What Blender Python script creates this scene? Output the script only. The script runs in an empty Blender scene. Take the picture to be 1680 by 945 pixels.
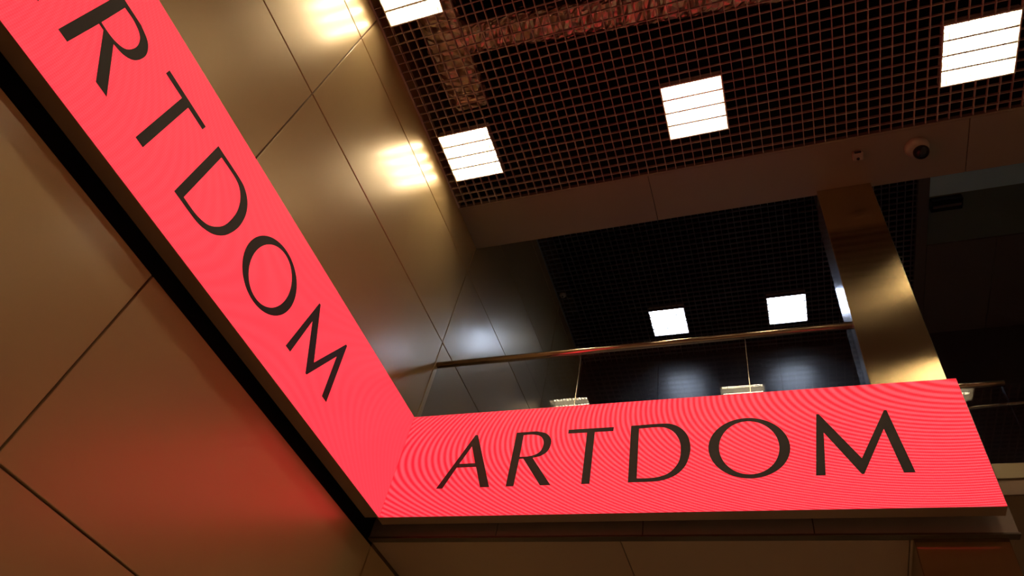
import bpy, bmesh, math, random
from mathutils import Matrix, Vector
random.seed(7)
SC = bpy.context.scene
COL = SC.collection

# ------------------------------------------------------------------ camera
cd = bpy.data.cameras.new('camera')
cam = bpy.data.objects.new('camera', cd); COL.objects.link(cam)
cd.sensor_width = 36.0
cd.lens = 36.0 * 1131.73 / 1680.0
cd.clip_start = 0.02; cd.clip_end = 200
RT = ((0.9351359505, 0.3084307828, 0.1743307382), (-0.1257881747, 0.7490393360, -0.6504747561), (-0.3312070186, 0.5863535839, 0.7392505566))
cam.matrix_world = Matrix(((RT[0][0], -RT[1][0], -RT[2][0], 3.04923),
                           (RT[0][1], -RT[1][1], -RT[2][1], -4.27501),
                           (RT[0][2], -RT[1][2], -RT[2][2], -2.69465),
                           (0, 0, 0, 1)))
SC.camera = cam

# ------------------------------------------------------------------ world, exposure
w = bpy.data.worlds.new('world'); SC.world = w; w.use_nodes = True
bg = w.node_tree.nodes['Background']
bg.inputs[0].default_value = (0.9, 0.75, 0.6, 1); bg.inputs[1].default_value = 0.0
SC.view_settings.view_transform = 'Standard'
SC.view_settings.look = 'None'
SC.view_settings.gamma = 1.0
SC.view_settings.use_curve_mapping = False
SC.view_settings.exposure = 0.0
SC.cycles.max_bounces = 8
SC.cycles.sample_clamp_indirect = 6.0
TUBE_WARM = 60.0
TUBE_COOL = 60.0
LED = 1.6

# ------------------------------------------------------------------ materials
def mat(name, col=(.5, .5, .5), metal=0.0, rough=.5, spec=.5, noise=None, bump=None, coat=0.0):
    m = bpy.data.materials.new(name); m.use_nodes = True
    nt = m.node_tree; b = nt.nodes['Principled BSDF']
    b.inputs['Base Color'].default_value = (*col, 1)
    b.inputs['Metallic'].default_value = metal
    b.inputs['Roughness'].default_value = rough
    b.inputs['Specular IOR Level'].default_value = spec
    b.inputs['Coat Weight'].default_value = coat
    tc = nt.nodes.new('ShaderNodeTexCoord')
    if noise:                      # (scale xyz, colour amount, roughness amount): fine streaks or mottling of the finish
        sc, ca, ra = noise
        mp = nt.nodes.new('ShaderNodeMapping'); mp.inputs['Scale'].default_value = sc
        n = nt.nodes.new('ShaderNodeTexNoise'); n.inputs['Scale'].default_value = 1.0; n.inputs['Detail'].default_value = 4
        nt.links.new(tc.outputs['Object'], mp.inputs[0]); nt.links.new(mp.outputs[0], n.inputs['Vector'])
        mr = nt.nodes.new('ShaderNodeMapRange'); mr.inputs[3].default_value = 1 - ca; mr.inputs[4].default_value = 1 + ca
        nt.links.new(n.outputs['Fac'], mr.inputs[0])
        mx = nt.nodes.new('ShaderNodeVectorMath'); mx.operation = 'SCALE'; mx.inputs[0].default_value = col
        nt.links.new(mr.outputs[0], mx.inputs['Scale']); nt.links.new(mx.outputs[0], b.inputs['Base Color'])
        r2 = nt.nodes.new('ShaderNodeMapRange'); r2.inputs[3].default_value = rough - ra; r2.inputs[4].default_value = rough + ra
        nt.links.new(n.outputs['Fac'], r2.inputs[0]); nt.links.new(r2.outputs[0], b.inputs['Roughness'])
    if bump:                       # (scale, strength, kind)
        sc, st, kind = bump
        if kind == 'voronoi':
            n = nt.nodes.new('ShaderNodeTexVoronoi'); n.inputs['Scale'].default_value = sc; n.inputs['Randomness'].default_value = 1; o = n.outputs['Distance']
        else:
            n = nt.nodes.new('ShaderNodeTexNoise'); n.inputs['Scale'].default_value = sc; n.inputs['Detail'].default_value = 5; o = n.outputs['Fac']
        nt.links.new(tc.outputs['Object'], n.inputs['Vector'])
        bp = nt.nodes.new('ShaderNodeBump'); bp.inputs['Strength'].default_value = st; bp.inputs['Distance'].default_value = .02
        nt.links.new(o, bp.inputs['Height']); nt.links.new(bp.outputs[0], b.inputs['Normal'])
    return m

def emit(name, col, s):
    m = bpy.data.materials.new(name); m.use_nodes = True
    nt = m.node_tree; nt.nodes.remove(nt.nodes['Principled BSDF'])
    e = nt.nodes.new('ShaderNodeEmission'); e.inputs[0].default_value = (*col, 1); e.inputs[1].default_value = s
    nt.links.new(e.outputs[0], nt.nodes['Material Output'].inputs[0])
    return m

def glass_mat(name, tint):
    m = bpy.data.materials.new(name); m.use_nodes = True
    nt = m.node_tree; nt.nodes.remove(nt.nodes['Principled BSDF'])
    t = nt.nodes.new('ShaderNodeBsdfTransparent'); t.inputs[0].default_value = (*tint, 1)
    g = nt.nodes.new('ShaderNodeBsdfGlossy'); g.inputs['Roughness'].default_value = 0.0
    f = nt.nodes.new('ShaderNodeFresnel')
    ge = nt.nodes.new('ShaderNodeNewGeometry')       # same index from both sides of the pane
    ir = nt.nodes.new('ShaderNodeMapRange'); ir.inputs[3].default_value = 1.5; ir.inputs[4].default_value = 1 / 1.5
    nt.links.new(ge.outputs['Backfacing'], ir.inputs[0]); nt.links.new(ir.outputs[0], f.inputs[0])
    mx = nt.nodes.new('ShaderNodeMixShader')
    nt.links.new(f.outputs[0], mx.inputs[0]); nt.links.new(t.outputs[0], mx.inputs[1]); nt.links.new(g.outputs[0], mx.inputs[2])
    nt.links.new(mx.outputs[0], nt.nodes['Material Output'].inputs[0])
    return m

def led_mat(name, axis, fringe):
    """Red LED display: fine pixel grid plus camera moire banding put into its emission colour."""
    m = bpy.data.materials.new(name); m.use_nodes = True
    nt = m.node_tree; N = nt.nodes; L = nt.links
    b = N['Principled BSDF']
    tc = N.new('ShaderNodeTexCoord'); sx = N.new('ShaderNodeSeparateXYZ'); L.new(tc.outputs['Object'], sx.inputs[0])
    u = sx.outputs[axis]; v = sx.outputs[2]
    def M(op, a, c=None):
        n = N.new('ShaderNodeMath'); n.operation = op
        for i, q in enumerate((a, c)):
            if q is None: continue
            if isinstance(q, (int, float)): n.inputs[i].default_value = q
            else: L.new(q, n.inputs[i])
        return n.outputs[0]
    def sinp(ph): return M('SINE', M('MULTIPLY', ph, 2 * math.pi))
    if fringe:
        # banding phase in cycles, a smooth function of the place on the display
        d = M('SUBTRACT', u, 1.6); d3 = M('MULTIPLY', M('MULTIPLY', d, d), d)
        ph = M('ADD', M('MULTIPLY', u, 18.0), M('MULTIPLY', d3, -1.067))
        ph = M('ADD', ph, M('MULTIPLY', v, 45.0)); ph = M('ADD', ph, M('MULTIPLY', M('MULTIPLY', v, v), -25.0))
        ph = M('ADD', ph, M('MULTIPLY', M('MULTIPLY', M('SUBTRACT', u, 2.0), v), 8.0))
        amp = .7
    else:
        d = M('ADD', u, 1.75); e = M('SUBTRACT', v, .42)
        ph = M('ADD', M('MULTIPLY', M('MULTIPLY', d, d), 5.0), M('MULTIPLY', M('MULTIPLY', e, e), -16.0))
        ph = M('ADD', ph, M('MULTIPLY', M('MULTIPLY', d, e), 6.0))
        amp = .08
    s = sinp(ph)
    gu = sinp(M('MULTIPLY', u, 80.0)); gv = sinp(M('MULTIPLY', v, 72.0))
    fac = M('ADD', .5, M('MULTIPLY', s, amp * .8))
    fac = M('ADD', fac, M('MULTIPLY', gu, .10)); fac = M('ADD', fac, M('MULTIPLY', gv, .12))
    mix = N.new('ShaderNodeMix'); mix.data_type = 'RGBA'; mix.clamp_factor = True
    L.new(fac, mix.inputs[0])
    mix.inputs[6].default_value = (.78, .007, .020, 1)
    mix.inputs[7].default_value = (1.0, .058, .080, 1)
    L.new(mix.outputs[2], b.inputs['Emission Color']); b.inputs['Emission Strength'].default_value = LED
    b.inputs['Base Color'].default_value = (.01, .006, .006, 1); b.inputs['Roughness'].default_value = .6
    return m

M_ = {}
M_['wall'] = mat('satin_beige_metal_panel', (.66, .475, .235), .26, .37, noise=((.7, .5, .5), .02, .008), coat=.6)
M_['wall'].node_tree.nodes['Principled BSDF'].inputs['Coat Roughness'].default_value = .19
M_['seam'] = mat('brown_seam', (.22, .15, .085), .2, .6)
M_['joint'] = mat('dark_joint', (.02, .014, .009), 0, .8)
M_['gold'] = mat('brushed_gold_metal', (.50, .375, .20), .95, .165, noise=((40, 40, .8), .04, .004))
_nt = M_['gold'].node_tree; _tg = _nt.nodes.new('ShaderNodeTangent'); _tg.direction_type = 'RADIAL'; _tg.axis = 'Z'
_nt.links.new(_tg.outputs[0], _nt.nodes['Principled BSDF'].inputs['Tangent']); _nt.nodes['Principled BSDF'].inputs['Anisotropic'].default_value = 1.0
M_['soffit'] = mat('painted_brown_panel', (.31, .235, .185), .25, .42, noise=((2, 2, 2), .04, .02))
M_['under'] = mat('matt_brown_soffit_panel', (.37, .25, .165), .2, .45, noise=((2, 2, 2), .04, .02))
M_['fascia'] = mat('gloss_dark_metal_panel', (.50, .42, .37), .5, .16, noise=((3, 3, 3), .05, .03))
M_['beige'] = mat('beige_metal_edge', (.42, .33, .19), .4, .4)
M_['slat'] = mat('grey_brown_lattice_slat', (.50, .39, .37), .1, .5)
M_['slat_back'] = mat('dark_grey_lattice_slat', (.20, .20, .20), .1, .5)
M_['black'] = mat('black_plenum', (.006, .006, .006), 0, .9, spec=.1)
M_['foil'] = mat('crinkled_foil', (.62, .52, .42), .9, .25, bump=(9, 1.0, 'voronoi'))
M_['fixture'] = mat('white_enamel', (.75, .70, .62), .2, .35)
M_['blade'] = mat('satin_aluminium_louvre', (.80, .78, .72), .6, .35)
M_['tube_warm'] = emit('fluorescent_tube_warm', (1.0, .82, .55), TUBE_WARM)
M_['tube_cool'] = emit('fluorescent_tube_cool', (.58, .71, 1.0), TUBE_COOL)
M_['housing'] = mat('dark_brown_housing', (.27, .17, .105), .3, .5)
M_['trim_dark'] = mat('dark_bronze_trim', (.09, .06, .035), .4, .4)
M_['letter'] = mat('unlit_display_pixels', (.026, .015, .010), 0, .6, noise=((90, 90, 90), .25, .02))
M_['rail'] = mat('polished_bronze_steel', (.62, .50, .38), 1, .16)
M_['glass'] = glass_mat('clear_glass', (.86, .87, .87))
M_['clamp'] = mat('brushed_steel', (.6, .6, .6), 1, .3)
M_['steel'] = mat('satin_grey_metal_sheet', (.66, .67, .70), .9, .22, noise=((40, 40, .8), .04, .02))
M_['back_wall'] = mat('gloss_dark_brown_panel', (.06, .054, .052), .1, .36, spec=.45, noise=((.6, .5, .6), .03, .01))
M_['dark_panel'] = mat('dark_brown_ceiling_panel', (.13, .10, .08), .1, .5)
M_['grey_panel'] = mat('blue_grey_panel', (.55, .80, .92), .1, .5)
M_['green_panel'] = mat('dark_green_grey_panel', (.16, .19, .15), .2, .35)
M_['white_plastic'] = mat('white_plastic', (.42, .34, .28), 0, .4)
M_['dark_plastic'] = mat('black_plastic', (.012, .012, .012), 0, .25)
M_['lens'] = mat('smoked_dome', (.012, .014, .012), .1, .06)
M_['floor'] = mat('polished_stone_floor', (.46, .39, .31), 0, .3, noise=((1.2, 1.2, 1.2), .08, .05))
M_['far_wall'] = mat('brown_plaster', (.50, .41, .31), 0, .6, noise=((1, 1, 1), .06, .02))
M_['led_long'] = led_mat('led_display_long', 1, False)
M_['led_short'] = led_mat('led_display_short', 0, True)

# ------------------------------------------------------------------ helpers
def add_box(bm, a, b):
    x0, y0, z0 = a; x1, y1, z1 = b
    v = [bm.verts.new(p) for p in ((x0, y0, z0), (x1, y0, z0), (x1, y1, z0), (x0, y1, z0), (x0, y0, z1), (x1, y0, z1), (x1, y1, z1), (x0, y1, z1))]
    for f in ((0, 3, 2, 1), (4, 5, 6, 7), (0, 1, 5, 4), (1, 2, 6, 5), (2, 3, 7, 6), (3, 0, 4, 7)):
        bm.faces.new([v[i] for i in f])

def mesh_of(bm, name, bevel=0.0, smooth=False):
    if bevel:
        bmesh.ops.bevel(bm, geom=bm.edges[:], offset=bevel, segments=1, affect='EDGES')
    bmesh.ops.recalc_face_normals(bm, faces=bm.faces[:])
    me = bpy.data.meshes.new(name); bm.to_mesh(me); bm.free()
    if smooth:
        for p in me.polygons: p.use_smooth = True
    return me

def link(name, me, m, parent=None, loc=(0, 0, 0)):
    o = bpy.data.objects.new(name, me); COL.objects.link(o)
    if m is not None and me is not None and not me.materials: me.materials.append(m)
    o.location = loc
    if parent is not None: o.parent = parent
    return o

def box(name, a, b, m, parent=None, bevel=0.0):
    """Box between two corners, given in the parent's space; origin at its lowest corner's plan centre."""
    c = Vector(((a[0] + b[0]) / 2, (a[1] + b[1]) / 2, a[2]))
    bm = bmesh.new(); add_box(bm, Vector(a) - c, Vector(b) - c)
    return link(name, mesh_of(bm, name, bevel), m, parent, c)

def tube(bm, pts, r, n=16, caps=True):
    pts = [Vector(p) for p in pts]; rings = []
    for i, p in enumerate(pts):
        t = (pts[min(i + 1, len(pts) - 1)] - pts[max(i - 1, 0)]).normalized()
        s = t.cross(Vector((0, 0, 1)));
        if s.length < 1e-3: s = t.cross(Vector((1, 0, 0)))
        s.normalize(); q = s.cross(t)
        rr = r[i] if isinstance(r, (list, tuple)) else r
        rings.append([bm.verts.new(p + rr * (math.cos(a) * s + math.sin(a) * q)) for a in [2 * math.pi * k / n for k in range(n)]])
    for A, B in zip(rings, rings[1:]):
        for k in range(n): bm.faces.new((A[k], A[(k + 1) % n], B[(k + 1) % n], B[k]))
    if caps:
        bm.faces.new(rings[0][::-1]); bm.faces.new(rings[-1])

def lathe(bm, prof, n=32, axis_top=True):
    rings = []
    for r, z in prof:
        if r < 1e-5: rings.append([bm.verts.new((0, 0, z))])
        else: rings.append([bm.verts.new((r * math.cos(2 * math.pi * k / n), r * math.sin(2 * math.pi * k / n), z)) for k in range(n)])
    for A, B in zip(rings, rings[1:]):
        for k in range(n):
            a0, a1 = A[k % len(A)], A[(k + 1) % len(A)]; b0, b1 = B[k % len(B)], B[(k + 1) % len(B)]
            q = []
            for v in (a0, a1, b1, b0):
                if v not in q: q.append(v)
            if len(q) > 2: bm.faces.new(q)

def empty(name, loc=(0, 0, 0)):
    o = bpy.data.objects.new(name, None); COL.objects.link(o); o.location = loc; o.empty_display_size = .1
    return o

def tag(o, label=None, cat=None, group=None, kind=None):
    if label: o['label'] = label
    if cat: o['category'] = cat
    if group: o['group'] = group
    if kind: o['kind'] = kind
    return o

def rel(base, a): return (a[0] - base[0], a[1] - base[1], a[2] - base[2])

def copy_tree(o, parent=None):
    c = o.copy(); COL.objects.link(c); c.parent = parent
    for ch in list(o.children): copy_tree(ch, c)
    return c

# key dimensions, metres; x runs along the short display, y away from the viewer, z up from the displays' lower edge
XW = -0.175          # face of the long panelled wall
HC = 3.94            # near lattice ceiling
HB = 6.11            # ceiling beyond the bulkhead
HS = 1.018           # display height
YB = 4.75            # wall at the end of the upper floor
FLOOR = -4.3
UP = 0.95            # upper floor level
XE, YN = 10.0, -9.0  # extent of the hall

# ================================================================== SETTING
# long wall of metal panels, each panel proud of a dark joint
wl = box('wall_left', (XW - .25, YN, FLOOR), (XW - .02, YB, HB + 1.0), M_['seam']); tag(wl, 'long wall of satin beige metal panels behind the long display', 'wall', kind='structure')
base = wl.location.copy()
ye = [-2.645 + 2.92 * k for k in range(-3, 4)]
ze = [2.27 + 1.205 * k for k in range(-6, 5)]
ze[4] = -.08
pan_cache = {}
for i in range(len(ye) - 1):
    for j in range(len(ze) - 1):
        if j == 4: continue            # no panels behind the displays; a strip painted dark as shade lies there
        a0, a1 = max(ye[i], YN), min(ye[i + 1], YB); b0, b1 = max(ze[j], FLOOR), min(ze[j + 1], HB + .02 if a0 > .2 else HC + .3)
        if a1 - a0 < .05 or b1 - b0 < .05: continue
        g = .0065
        key = (round(a1 - a0, 4), round(b1 - b0, 4))
        if key not in pan_cache:
            bm = bmesh.new(); add_box(bm, (-.03, g, g), (.0, a1 - a0 - g, b1 - b0 - g))
            pan_cache[key] = mesh_of(bm, 'panel', .003)
        link('panel', pan_cache[key], M_['wall'], wl, rel(base, (XW, a0, b0)))

box('recess_shade_strip', rel(base, (XW - .02, YN, -.075)), rel(base, (XW - .017, .3, 1.06)), M_['black'], wl)  # added black strip; the shade behind the display put into its colour
fl = box('floor', (XW - .25, YN, FLOOR - .2), (XE, 12, FLOOR), M_['floor']); tag(fl, 'polished stone floor of the hall below', 'floor', kind='structure')
for nm, a, b in (('wall_right', (XE, YN, FLOOR), (XE + .2, 12, HB + 1)), ('wall_front', (XW - .25, YN - .2, FLOOR), (XE, YN, HB + 1)), ('wall_lower', (XW - .25, 8.0, FLOOR), (XE, 8.2, -.05))):
    tag(box(nm, a, b, M_['far_wall']), kind='structure')

# end wall of the upper floor: gloss dark panels
wb = box('wall_back', (XW - .02, YB + .02, UP - .2), (XE, YB + .2, HB + .9), M_['joint']); tag(wb, 'gloss dark panelled wall at the end of the upper floor', 'wall', kind='structure')
bb = wb.location.copy()
px = [XW] + [2.0 * k + 1.25 for k in range(0, 5)] + [XE]
for i in range(len(px) - 1):
    for z0, z1 in ((UP, HB),):
        box('panel', rel(bb, (px[i] + .004, YB, z0)), rel(bb, (px[i + 1] - .004, YB + .02, z1)), M_['back_wall'], wb)

# ---- lattice ceilings
CX, CY = .0988, .0975
FX = [-.067, 2.396, 4.871, 7.34]
FY = [-1.285, -3.141, -4.995]
BX, BY = [1.279, 3.172], [3.606]
unit = bmesh.new(); add_box(unit, (-.5, -.5, -.5), (.5, .5, .5)); UNIT = {}
unit_me = mesh_of(unit, 'slat')
def slat(parent, base, a, b, m):
    if m not in UNIT:
        UNIT[m] = unit_me.copy(); UNIT[m].materials.append(M_[m])
    o = bpy.data.objects.new('slat', UNIT[m]); COL.objects.link(o); o.parent = parent
    o.location = [(a[k] + b[k]) / 2 - base[k] for k in range(3)]
    o.scale = [b[k] - a[k] for k in range(3)]
def lattice(name, x0, x1, y0, y1, z, ox, oy, lights, m, wd=.006, ht=.038):
    root = empty(name, (x0, y0, z)); base = root.location
    def runs(c, lo, hi, axis):
        cuts = []
        for lx, ly in lights:
            s, t = (lx, ly) if axis == 'y' else (ly, lx)
            if s + .004 < c < s + .598: cuts.append((t, t + .6))
        segs = []; p = lo
        for s, t in sorted(cuts):
            if t < lo or s > hi: continue
            if s - p > .02: segs.append((p, s))
            p = max(p, t)
        if hi - p > .02: segs.append((p, hi))
        return segs
    i = math.ceil((x0 - ox) / CX)
    while ox + i * CX < x1:
        c = ox + i * CX; i += 1
        for s, t in runs(c, y0, y1, 'y'): slat(root, base, (c - wd / 2, s, z), (c + wd / 2, t, z + ht), m)
    i = math.ceil((y0 - oy) / CY)
    while oy + i * CY < y1:
        c = oy + i * CY; i += 1
        for s, t in runs(c, x0, x1, 'x'): slat(root, base, (s, c - wd / 2, z + .0005), (t, c + wd / 2, z + ht - .0005), m)
    return root
front_lights = [(x, y) for y in FY for x in FX]
back_lights = [(x, y) for y in BY for x in BX]
cf = lattice('ceiling', XW + .012, 8.4, -5.6, -.335, HC, FX[0], FY[0], front_lights, 'slat'); tag(cf, 'open lattice ceiling of thin slats above the hall, red lit', 'ceiling', kind='structure')
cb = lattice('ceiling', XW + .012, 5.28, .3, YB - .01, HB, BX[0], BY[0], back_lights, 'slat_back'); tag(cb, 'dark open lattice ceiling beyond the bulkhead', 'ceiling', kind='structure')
# perimeter angle trims
tr = box('trim_1', (XW + .001, -5.6, HC - .004), (XW + .022, -.335, HC + .03), M_['slat']); tag(tr, 'thin angle trim where the lattice ceiling meets the panelled wall', 'trim', kind='structure')
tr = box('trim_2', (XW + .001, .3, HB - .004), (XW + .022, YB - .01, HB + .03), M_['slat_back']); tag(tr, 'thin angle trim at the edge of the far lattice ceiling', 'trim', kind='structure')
# plenum above the lattices
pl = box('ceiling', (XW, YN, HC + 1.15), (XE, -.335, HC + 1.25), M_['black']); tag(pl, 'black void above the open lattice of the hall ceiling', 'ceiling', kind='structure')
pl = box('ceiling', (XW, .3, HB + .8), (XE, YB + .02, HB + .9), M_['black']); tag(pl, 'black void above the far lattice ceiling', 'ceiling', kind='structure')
pl = box('ceiling', (XW, YN, HC), (XE, -5.6, HC + .05), M_['far_wall']); tag(pl, 'plain brown ceiling strip behind the viewer', 'ceiling', kind='structure')
pl = box('ceiling', (8.4, -5.6, HC), (XE, -.335, HC + .05), M_['far_wall']); tag(pl, 'plain brown ceiling strip beyond the lattice', 'ceiling', kind='structure')

# ---- bulkhead between the two ceilings: soffit panels, edge lip
bk = box('wall_bulkhead', (XW, -.325, HC + .012), (XE, .285, HB + .85), M_['joint']); tag(bk, 'brown bulkhead with a flat panelled underside between the two lattice ceilings', 'bulkhead', kind='structure')
b0 = bk.location.copy()
for s, t in ((XW + .001, 2.094), (2.094, 5.145), (5.145, 8.2), (8.2, XE)):
    box('panel', rel(b0, (s + .003, -.31, HC - .004)), rel(b0, (t - .003, .29, HC + .012)), M_['soffit'], bk, .002)
box('edge_lip', rel(b0, (XW + .001, -.337, HC - .012)), rel(b0, (XE, -.314, HC + .05)), M_['soffit'], bk, .003)
box('back_lining', rel(b0, (XW + .001, .285, HC + .012)), rel(b0, (XE, .29, HB + .5)), M_['dark_panel'], bk)

# ---- upper floor slab behind the short display, faced with gloss panels
sb = box('floor_upper', (XW, .225, -.02), (4.345, YB + .02, UP), M_['joint']); tag(sb, 'upper floor slab edge faced with dark gloss panels under the short display', 'floor', kind='structure')
s0 = sb.location.copy()
box('floor_finish', rel(s0, (XW + .002, .36, UP)), rel(s0, (4.345, YB, UP + .01)), M_['floor'], sb)
fx = [XW + .002, .945, 2.072, 3.204, 4.345]
for s, t in zip(fx, fx[1:]):
    box('panel', rel(s0, (s + .003, .2, -.052)), rel(s0, (t - .003, .225, UP + .02)), M_['fascia'], sb, .002)
box('edge_trim', rel(s0, (XW + .002, .194, -.068)), rel(s0, (4.35, .258, -.052)), M_['trim_dark'], sb, .002)
ux = [XW + .002, 1.9, 3.76, 4.33]
for s, t in zip(ux, ux[1:]):
    box('panel', rel(s0, (s + .003, .258, -.062)), rel(s0, (t - .003, YB, -.02)), M_['under'], sb, .002)
# set-back floor to the side of the pillar
s2 = box('floor_side', (4.345, 1.24, .88), (XE, YB + .02, 1.13), M_['joint']); tag(s2, 'set back floor edge with beige upper band beyond the short display', 'floor', kind='structure')
c2 = s2.location.copy()
box('floor_finish', rel(c2, (4.345, 1.3, 1.13)), rel(c2, (XE, YB, 1.14)), M_['floor'], s2)
box('edge_band', rel(c2, (4.345, 1.21, 1.01)), rel(c2, (XE, 1.24, 1.15)), M_['beige'], s2, .002)
box('edge_band', rel(c2, (4.345, 1.225, .87)), rel(c2, (XE, 1.24, 1.01)), M_['housing'], s2, .002)
box('panel', rel(c2, (4.345, 1.24, .865)), rel(c2, (XE, YB, .88)), M_['under'], s2)

# ---- flat ceiling to the side of the far lattice: beam, pale strip, dark panels
sc_ = box('ceiling', (5.28, .3, HB + .06), (XE, YB, HB + .2), M_['joint']); tag(sc_, 'dark flat ceiling of large panels beside the far lattice', 'ceiling', kind='structure')
q0 = sc_.location.copy()
box('edge_beam', rel(q0, (5.28, .3, HB - .02)), rel(q0, (5.42, YB, HB + .06)), M_['dark_panel'], sc_)
xs = [5.425, 6.30, 6.98, 7.66, 8.34, 9.02, XE]
for s, t in zip(xs, xs[1:]):
    box('panel', rel(q0, (s + .004, 2.96, HB)), rel(q0, (t - .004, YB, HB + .06)), M_['dark_panel'], sc_)
box('panel', rel(q0, (5.425, .3, HB)), rel(q0, (XE, 2.105, HB + .06)), M_['grey_panel'], sc_)
box('panel', rel(q0, (5.425, 2.115, HB + .012)), rel(q0, (XE, 2.95, HB + .06)), M_['green_panel'], sc_)

# ================================================================== THINGS
# ---- pillar of brushed gold metal, passing the slab
pr = empty('pillar', (4.035, .46, FLOOR)); tag(pr, 'square brushed gold metal pillar rising behind the short red display', 'pillar')
def pillar_sheet(z0, z1):
    x0, x1, y0, y1 = 3.777, 4.290, .237, .70
    p = [(x0 + .004, y0), (x1 - .004, y0), (x1, y0 + .004), (x1, y1), (x0, y1), (x0, y0 + .004)]
    bm = bmesh.new()
    A = [bm.verts.new((x - 4.035, y - .46, z0 - FLOOR)) for x, y in p]; B = [bm.verts.new((x - 4.035, y - .46, z1 - FLOOR)) for x, y in p]
    n = len(p)
    for k in range(n): bm.faces.new((A[k], A[(k + 1) % n], B[(k + 1) % n], B[k]))
    bm.faces.new(A[::-1]); bm.faces.new(B)
    return mesh_of(bm, 'cladding')
link('cladding', pillar_sheet(-.03, HC - .004), M_['gold'], pr)
link('cladding', pillar_sheet(FLOOR, -.036), M_['gold'], pr)
bm = bmesh.new(); add_box(bm, (3.7755 - 4.035, .243 - .46, 1.0 - FLOOR), (3.777 - 4.035, .70 - .46, HC - .004 - FLOOR)); o = link('side_cladding', mesh_of(bm, 'side_cladding'), M_['steel'], pr); o['label'] = 'cool grey metal side face'  # separate cooler grey sheet over one side of the pillar
bm = bmesh.new(); add_box(bm, (-.24, -.2, 0.02), (.24, .2, HB - FLOOR)); link('core', mesh_of(bm, 'core'), M_['clamp'], pr)

# ---- displays
def curve_pts(pts, closed=True, seg=5, corner=()):
    """Smooth closed loop through points; indices in corner stay sharp."""
    n = len(pts); out = []
    for i in range(n):
        p0, p1, p2, p3 = pts[(i - 1) % n], pts[i], pts[(i + 1) % n], pts[(i + 2) % n]
        sharp1, sharp2 = i in corner, (i + 1) % n in corner
        m1 = (0, 0) if False else ((p2[0] - p0[0]) / 2, (p2[1] - p0[1]) / 2)
        m2 = ((p3[0] - p1[0]) / 2, (p3[1] - p1[1]) / 2)
        if sharp1 and sharp2: out.append(p1); continue
        if sharp1: m1 = ((p2[0] - p1[0]), (p2[1] - p1[1]))
        if sharp2: m2 = ((p2[0] - p1[0]), (p2[1] - p1[1]))
        for k in range(seg):
            t = k / seg; h1 = 2*t**3 - 3*t*t + 1; h2 = t**3 - 2*t*t + t; h3 = -2*t**3 + 3*t*t; h4 = t**3 - t*t
            out.append((h1*p1[0] + h2*m1[0] + h3*p2[0] + h4*m2[0], h1*p1[1] + h2*m1[1] + h3*p2[1] + h4*m2[1]))
    return out
B0, T0 = .25, .768
GL = {}
GL['A'] = ([(.436, B0), (.663, T0), (.686, T0), (.899, B0), (.821, B0), (.742, .445), (.570, .445), (.493, B0)], [(.584, .481), (.658, .652), (.726, .481)])
r_out = [(1.037, T0), (1.037, B0), (1.102, B0), (1.105, .503), (1.140, .503), (1.317, B0), (1.402, B0), (1.218, .507), (1.283, .523), (1.332, .562), (1.352, .622), (1.345, .686), (1.298, .743), (1.215, T0 + .002)]
r_in = [(1.103, .737), (1.182, .739), (1.252, .716), (1.286, .663), (1.287, .608), (1.268, .562), (1.226, .535), (1.170, .523), (1.105, .523)]
GL['R'] = (curve_pts(r_out, corner=(0, 1, 2, 3, 4, 5, 6, 7, 13)), curve_pts(r_in, corner=(0, 8)))
GL['T'] = ([(1.484, T0 - .002), (1.857, T0 - .002), (1.855, .727), (1.706, .727), (1.706, B0), (1.642, B0), (1.642, .727), (1.485, .727)], None)
d_out = [(1.994, T0), (2.235, T0 + .004), (2.319, .757), (2.385, .711), (2.430, .638), (2.447, .542), (2.437, .457), (2.407, .375), (2.355, .312), (2.289, .274), (2.200, B0 + .002), (1.994, B0)]
d_in = [(2.058, .736), (2.215, .739), (2.286, .717), (2.338, .665), (2.370, .586), (2.375, .499), (2.363, .422), (2.332, .364), (2.287, .318), (2.233, .294), (2.165, .282), (2.058, .282)]
GL['D'] = (curve_pts(d_out, corner=(0, 11)), curve_pts(d_in, corner=(0, 11)))
GL['O'] = ([(2.853 + .279 * math.cos(a), .513 + .263 * math.sin(a)) for a in [2 * math.pi * k / 56 for k in range(56)]],
           [(2.855 + .205 * math.cos(a) + .008 * math.sin(a), .514 + .231 * math.sin(a) - .006 * math.cos(a)) for a in [2 * math.pi * k / 56 for k in range(56)]])
GL['M'] = ([(3.338, T0 + .004), (3.355, T0 + .004), (3.566, .380), (3.776, T0 + .004), (3.793, T0 + .004), (3.856, B0 + .006), (3.789, B0 + .006), (3.744, .612), (3.558, B0 + .006), (3.543, B0 + .006), (3.364, .606), (3.325, B0 + .006), (3.265, B0 + .006)], None)

def letter_mesh(name, u0, plane):
    outer, inner = GL[name]
    th = .0015
    cu = bpy.data.curves.new('letter_' + name, 'CURVE'); cu.dimensions = '2D'; cu.fill_mode = 'BOTH'; cu.extrude = th / 2
    for lp in (outer, inner):
        if not lp: continue
        s = cu.splines.new('POLY'); s.points.add(len(lp) - 1); s.use_cyclic_u = True
        for p, (u, v) in zip(s.points, lp): p.co = (u - u0, v, 0, 1)
    tmp = bpy.data.objects.new('tmp', cu); COL.objects.link(tmp)
    dg = bpy.context.evaluated_depsgraph_get()
    me = bpy.data.meshes.new_from_object(tmp.evaluated_get(dg)); me.name = 'letter'
    bpy.data.objects.remove(tmp); bpy.data.curves.remove(cu)
    for v in me.vertices:
        u, h, d = v.co
        v.co = (u, -d, h) if plane == 'y' else (d, u, h)
    me.materials.clear(); me.materials.append(M_['letter'])
    return me

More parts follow.
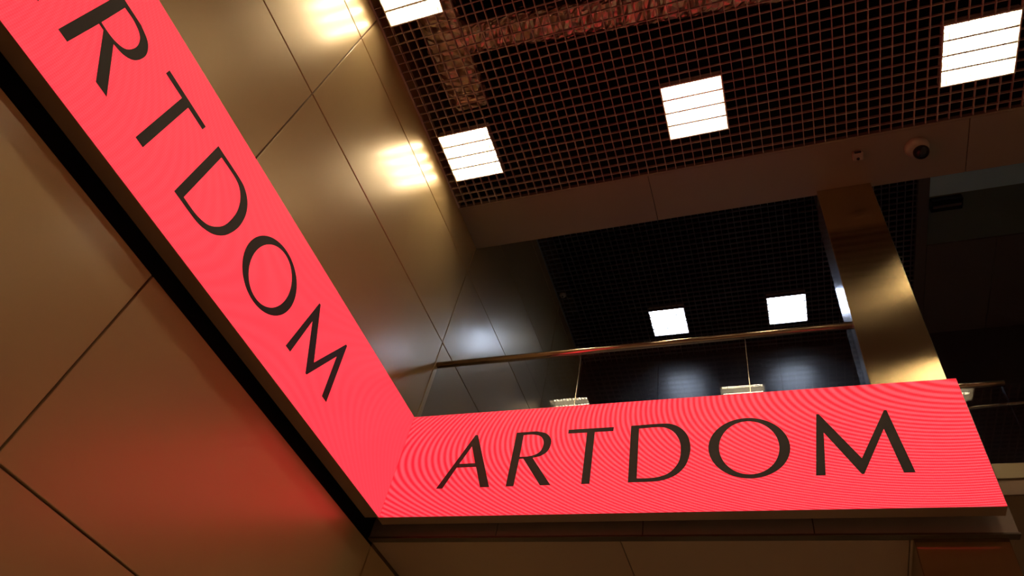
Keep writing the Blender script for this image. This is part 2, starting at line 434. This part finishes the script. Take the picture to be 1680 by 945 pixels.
# short display faces the viewer (plane y = 0)
D2 = empty('led_display', (0, 0, 0)); tag(D2, 'short red LED display with six dark letters, fixed before the pillar', 'display')
W2 = 4.2824
box('housing', (-.02, .004, 0), (W2, .105, HS), M_['housing'], D2, .003)
face = box('screen', (0.002, 0, .003), (W2 - .003, .004, HS - .003), M_['led_short'], D2)
def recenter(o):            # keep the screen's own coordinates measured from the displays' lower corner
    d = o.location.copy()
    for v in o.data.vertices: v.co += d
    o.location = (0, 0, 0)
recenter(face)
for ch in 'ARTDOM':
    u0 = min(p[0] for p in GL[ch][0])
    o = link('letter', letter_mesh(ch, u0, 'y'), None, D2, (u0, -.0008, 0)); o['label'] = 'dark letter %s on the red screen' % ch
# long display on the panelled wall (plane x = 0)
D1 = empty('led_display', (0, 0, 0)); tag(D1, 'long red LED display running along the beige panelled wall', 'display')
Y1 = -5.64
box('housing', (-.130, Y1, 0), (-.004, -.0, HS), M_['housing'], D1, .003)
face = box('screen', (-.004, Y1 + .003, .003), (0, 0.0, HS - .003), M_['led_long'], D1)
recenter(face)
for ch in 'ARTDOM':
    u0 = min(p[0] for p in GL[ch][0])
    o = link('letter', letter_mesh(ch, u0, 'x'), None, D1, (.0008, u0 - 4.965, 0)); o['label'] = 'dark letter %s on the red screen' % ch
for y in (-5.2, -3.5, -1.8, -.4):
    box('wall_bracket', (XW - .0165, y, .35), (-.13, y + .08, .65), M_['housing'], D1)
for x in (.5, 1.6, 2.7, 3.8):
    box('wall_bracket', (x, .105, .35), (x + .08, .2, .65), M_['housing'], D2)

# ---- luminaires: 600 mm square recessed fittings with four tubes and a louvre
def make_fixture(tube_mat):
    r = empty('ceiling_light')
    # frame: four mitred strips in one mesh, top tray with sides
    bm = bmesh.new()
    for a, b in (((.0, .0, -.006), (.6, .012, .012)), ((.0, .588, -.006), (.6, .6, .012)), ((.0, .012, -.006), (.012, .588, .012)), ((.588, .012, -.006), (.6, .588, .012))): add_box(bm, a, b)
    link('frame', mesh_of(bm, 'frame', .001), M_['fixture'], r)
    bm = bmesh.new()
    for a, b in (((.004, .004, .095), (.596, .596, .1)), ((.004, .004, .012), (.008, .596, .095)), ((.592, .004, .012), (.596, .596, .095)), ((.008, .004, .012), (.592, .008, .095)), ((.008, .592, .012), (.592, .596, .095))): add_box(bm, a, b)
    link('tray', mesh_of(bm, 'tray'), M_['fixture'], r)
    bm = bmesh.new(); tube(bm, [(.036, 0, 0), (.564, 0, 0)], .018, 12); tm = mesh_of(bm, 'tube', smooth=True)
    for k in range(4): link('tube', tm, tube_mat, r, (0, .012 + .144 * (k + .5), .07))
    # long V-shaped reflectors between the tubes
    bm = bmesh.new()
    v = [bm.verts.new(p) for p in ((.012, -.012, .05), (.012, .012, .05), (.012, .009, .006), (.012, -.009, .006), (.588, -.012, .05), (.588, .012, .05), (.588, .009, .006), (.588, -.009, .006))]
    for f in ((0, 1, 2, 3), (7, 6, 5, 4), (0, 4, 5, 1), (1, 5, 6, 2), (2, 6, 7, 3), (3, 7, 4, 0)): bm.faces.new([v[i] for i in f])
    dm = mesh_of(bm, 'reflector')
    for k in range(1, 4): link('reflector', dm, M_['blade'], r, (0, .012 + .144 * k, 0))
    bm = bmesh.new(); add_box(bm, (-.001, .012, .003), (.001, .588, .036)); xm = mesh_of(bm, 'louvre_blade')
    for k in range(1, 12): link('louvre_blade', xm, M_['blade'], r, (.012 + .048 * k, 0, 0))
    return r
warm = make_fixture(M_['tube_warm'])
where = {(0, 0): 'square ceiling light close to the beige wall and the bulkhead', (1, 0): 'square ceiling light above the middle of the hall, nearest the bulkhead',
         (2, 0): 'square ceiling light nearest the dome camera', (0, 1): 'square ceiling light by the beige wall, under the foil duct'}
first = True
for j, y in enumerate(FY):
    for i, x in enumerate(FX):
        o = warm if first else copy_tree(warm); first = False
        o.location = (x, y, HC)
        ordc = ('first', 'second', 'third', 'fourth')[i]
        lab = where.get((i, j), 'square ceiling light, %s from the beige wall in the %s row from the bulkhead' % (ordc, ('first', 'second', 'third')[j]))
        tag(o, lab, 'ceiling light', 'warm square lights in the hall ceiling')
cool = make_fixture(M_['tube_cool'])
for k, x in enumerate(BX):
    o = cool if k == 0 else copy_tree(cool)
    o.location = (x, BY[0], HB)
    tag(o, ('cool white square ceiling light beyond the bulkhead, farther from the pillar', 'cool white square ceiling light beyond the bulkhead, beside the pillar')[k], 'ceiling light', 'cool square lights in the far ceiling')

# unseen fittings added under the upper floor to brighten its underside
for k, (x, y) in enumerate(((.4, 1.7), (2.0, 1.7), (3.0, 3.3), (.9, 3.3))):
    o = copy_tree(warm); o.location = (x, y, -.164)
    tag(o, 'added unseen square light under the upper floor, %s from the beige wall' % ('first', 'third', 'fourth', 'second')[k], 'ceiling light', 'added unseen square lights under the upper floor')

# ---- foil-wrapped duct lying above the lattice
def duct(name, path, wd, ht, label_m):
    bm = bmesh.new(); n = 28; rings = []
    P = [Vector(p) for p in path]
    L = []; 
    for a, b in zip(P, P[1:]):
        k = max(2, int((b - a).length / .035))
        L += [a.lerp(b, i / k) for i in range(k)]
    L.append(P[-1])
    rnd = random.Random(3)
    for i, p in enumerate(L):
        t = (L[min(i + 1, len(L) - 1)] - L[max(i - 1, 0)]).normalized(); s = t.cross(Vector((0, 0, 1))).normalized(); q = Vector((0, 0, 1))
        ring = []
        for k in range(n):
            a = 2 * math.pi * k / n; c, d = math.cos(a), math.sin(a)
            e = .45
            xx = math.copysign(abs(c) ** e, c) * wd / 2; zz = math.copysign(abs(d) ** e, d) * ht / 2
            j = rnd.uniform(-.009, .009)
            ring.append(bm.verts.new(p + s * (xx + j) + q * (zz + rnd.uniform(-.012, .012))))
        rings.append(ring)
    for A, B in zip(rings, rings[1:]):
        for k in range(n): bm.faces.new((A[k], A[(k + 1) % n], B[(k + 1) % n], B[k]))
    bm.faces.new(rings[0][::-1]); bm.faces.new(rings[-1])
    me = mesh_of(bm, name)
    return me
dr = empty('air_duct', (.3, -2.0, 4.2)); tag(dr, 'crinkled foil wrapped air duct with a side branch above the lattice', 'air duct')
link('main_duct', duct('main_duct', [(-.03, 1.0 - .36, .28), (-.03, -.6, .28), (0.0, -2.6, .28)], .50, .32, None), M_['foil'], dr)
link('branch_duct', duct('branch_duct', [(.2, -.10, .28), (1.2, -.02, .28), (2.4, .085, .28), (4.8, .30, .28)], .34, .30, None), M_['foil'], dr)
for x, y in ((-.27, .3), (.21, .3), (-.27, -1.4), (.21, -1.4), (1.5, -.22), (1.5, .22)):
    bm = bmesh.new(); tube(bm, [(x, y, .02), (x, y, .90)], .004, 8); link('hanger_rod', mesh_of(bm, 'hanger_rod'), M_['clamp'], dr)

# ---- glass balustrades
b1 = empty('glass_balustrade', (1.8, .33, UP)); tag(b1, 'glass balustrade with bronze handrail between the beige wall and pillar', 'balustrade')
gx = [XW + .01, 1.385, 2.896, 3.763]
for s, t in zip(gx, gx[1:]):
    box('pane', rel(b1.location, (s + .004, .324, UP + .0)), rel(b1.location, (t - .004, .336, 1.965)), M_['glass'], b1)
    for x in (s + .25, t - .25):
        box('floor_clamp', rel(b1.location, (x - .04, .31, UP)), rel(b1.location, (x + .04, .35, UP + .08)), M_['clamp'], b1, .003)
for x in gx[1:-1]:
    box('glass_edge_glint', rel(b1.location, (x - .002, .323, UP)), rel(b1.location, (x + .002, .337, 1.965)), M_['rail'], b1)  # added metal strips standing in for the gleam of the glass edges
bm = bmesh.new(); tube(bm, [rel(b1.location, (XW + .002, .33, 1.985)), rel(b1.location, (3.7745, .33, 1.975))], .034, 24)
link('handrail', mesh_of(bm, 'handrail', smooth=True), M_['rail'], b1)
b2 = empty('glass_balustrade', (4.8, 1.26, 1.15)); tag(b2, 'set back glass balustrade with short bronze handrail beyond the pillar', 'balustrade')
box('pane', rel(b2.location, (4.36, 1.262, 1.15)), rel(b2.location, (4.955, 1.274, 2.0)), M_['glass'], b2)
box('pane', rel(b2.location, (4.965, 1.262, 1.15)), rel(b2.location, (7.2, 1.274, 2.0)), M_['glass'], b2)
bm = bmesh.new(); tube(bm, [rel(b2.location, (4.30, 1.268, 2.02)), rel(b2.location, (4.99, 1.268, 2.02))], .03, 20)
link('handrail', mesh_of(bm, 'handrail', smooth=True), M_['rail'], b2)
bm = bmesh.new(); tube(bm, [rel(b2.location, p) for p in ((4.40, 1.30, 1.77), (4.75, 1.30, 1.80), (5.2, 1.30, 1.825), (7.0, 1.30, 1.83))], .014, 12)  # added tube in the shape of a reflected line
link('reflected_line_tube', mesh_of(bm, 'reflected_line_tube', smooth=True), M_['rail'], b2)

# ---- small devices on the soffit
dt = empty('motion_detector', (4.17, -.13, HC - .004)); tag(dt, 'small white motion detector on the bulkhead underside', 'detector')
bm = bmesh.new(); add_box(bm, (-.05, -.045, -.055), (.05, .045, 0)); link('body', mesh_of(bm, 'body', .008), M_['white_plastic'], dt)
bm = bmesh.new(); add_box(bm, (-.032, -.047, -.05), (.032, -.03, -.016)); add = mesh_of(bm, 'window', .002); link('window', add, M_['dark_plastic'], dt)
bm = bmesh.new(); lathe(bm, [(0, -.068), (.012, -.066), (.016, -.055), (.016, -.05)], 16); link('sensor', mesh_of(bm, 'sensor', smooth=True), M_['dark_plastic'], dt, (.0, .02, 0))
dc = empty('dome_camera', (4.70, -.10, HC - .004)); tag(dc, 'white dome camera with dark lens ball on the bulkhead underside', 'security camera')
bm = bmesh.new(); lathe(bm, [(.108, 0), (.110, -.02), (.104, -.045), (.085, -.062), (.06, -.066), (0, -.066)], 40); link('base', mesh_of(bm, 'base', smooth=True), M_['white_plastic'], dc)
bm = bmesh.new(); bmesh.ops.create_uvsphere(bm, u_segments=32, v_segments=20, radius=.072); lb = link('lens_ball', mesh_of(bm, 'lens_ball', smooth=True), M_['lens'], dc, (.025, .02, -.078))
bm = bmesh.new(); lathe(bm, [(.03, .0), (.03, -.012), (.022, -.014), (0, -.012)], 24)
ln = link('lens', mesh_of(bm, 'lens', smooth=True), M_['dark_plastic'], lb, (.005, -.04, -.057)); ln.rotation_euler = (math.radians(-35), 0, 0)
sd = empty('smoke_detector', (-.06, 3.0, HB)); tag(sd, 'tiny round smoke detector on the far lattice ceiling by the wall', 'detector')
bm = bmesh.new(); lathe(bm, [(.055, 0), (.055, -.02), (.04, -.045), (.02, -.05), (0, -.05)], 24); link('body', mesh_of(bm, 'body', smooth=True), M_['white_plastic'], sd)
bm = bmesh.new(); lathe(bm, [(.012, -.045), (.012, -.058), (0, -.06)], 12); link('sensor', mesh_of(bm, 'sensor', smooth=True), M_['dark_plastic'], sd)
# dark box under the flat ceiling
bx = empty('air_curtain', (5.62, 2.22, HB)); tag(bx, 'black box unit fixed under the dark flat ceiling', 'unit')
bm = bmesh.new(); add_box(bm, (-.19, -.09, -.10), (.19, .09, .01)); link('casing', mesh_of(bm, 'casing', .01), M_['dark_plastic'], bx)
bm = bmesh.new(); add_box(bm, (-.17, -.02, -.104), (.17, .02, -.098)); link('outlet', mesh_of(bm, 'outlet'), M_['dark_panel'], bx)
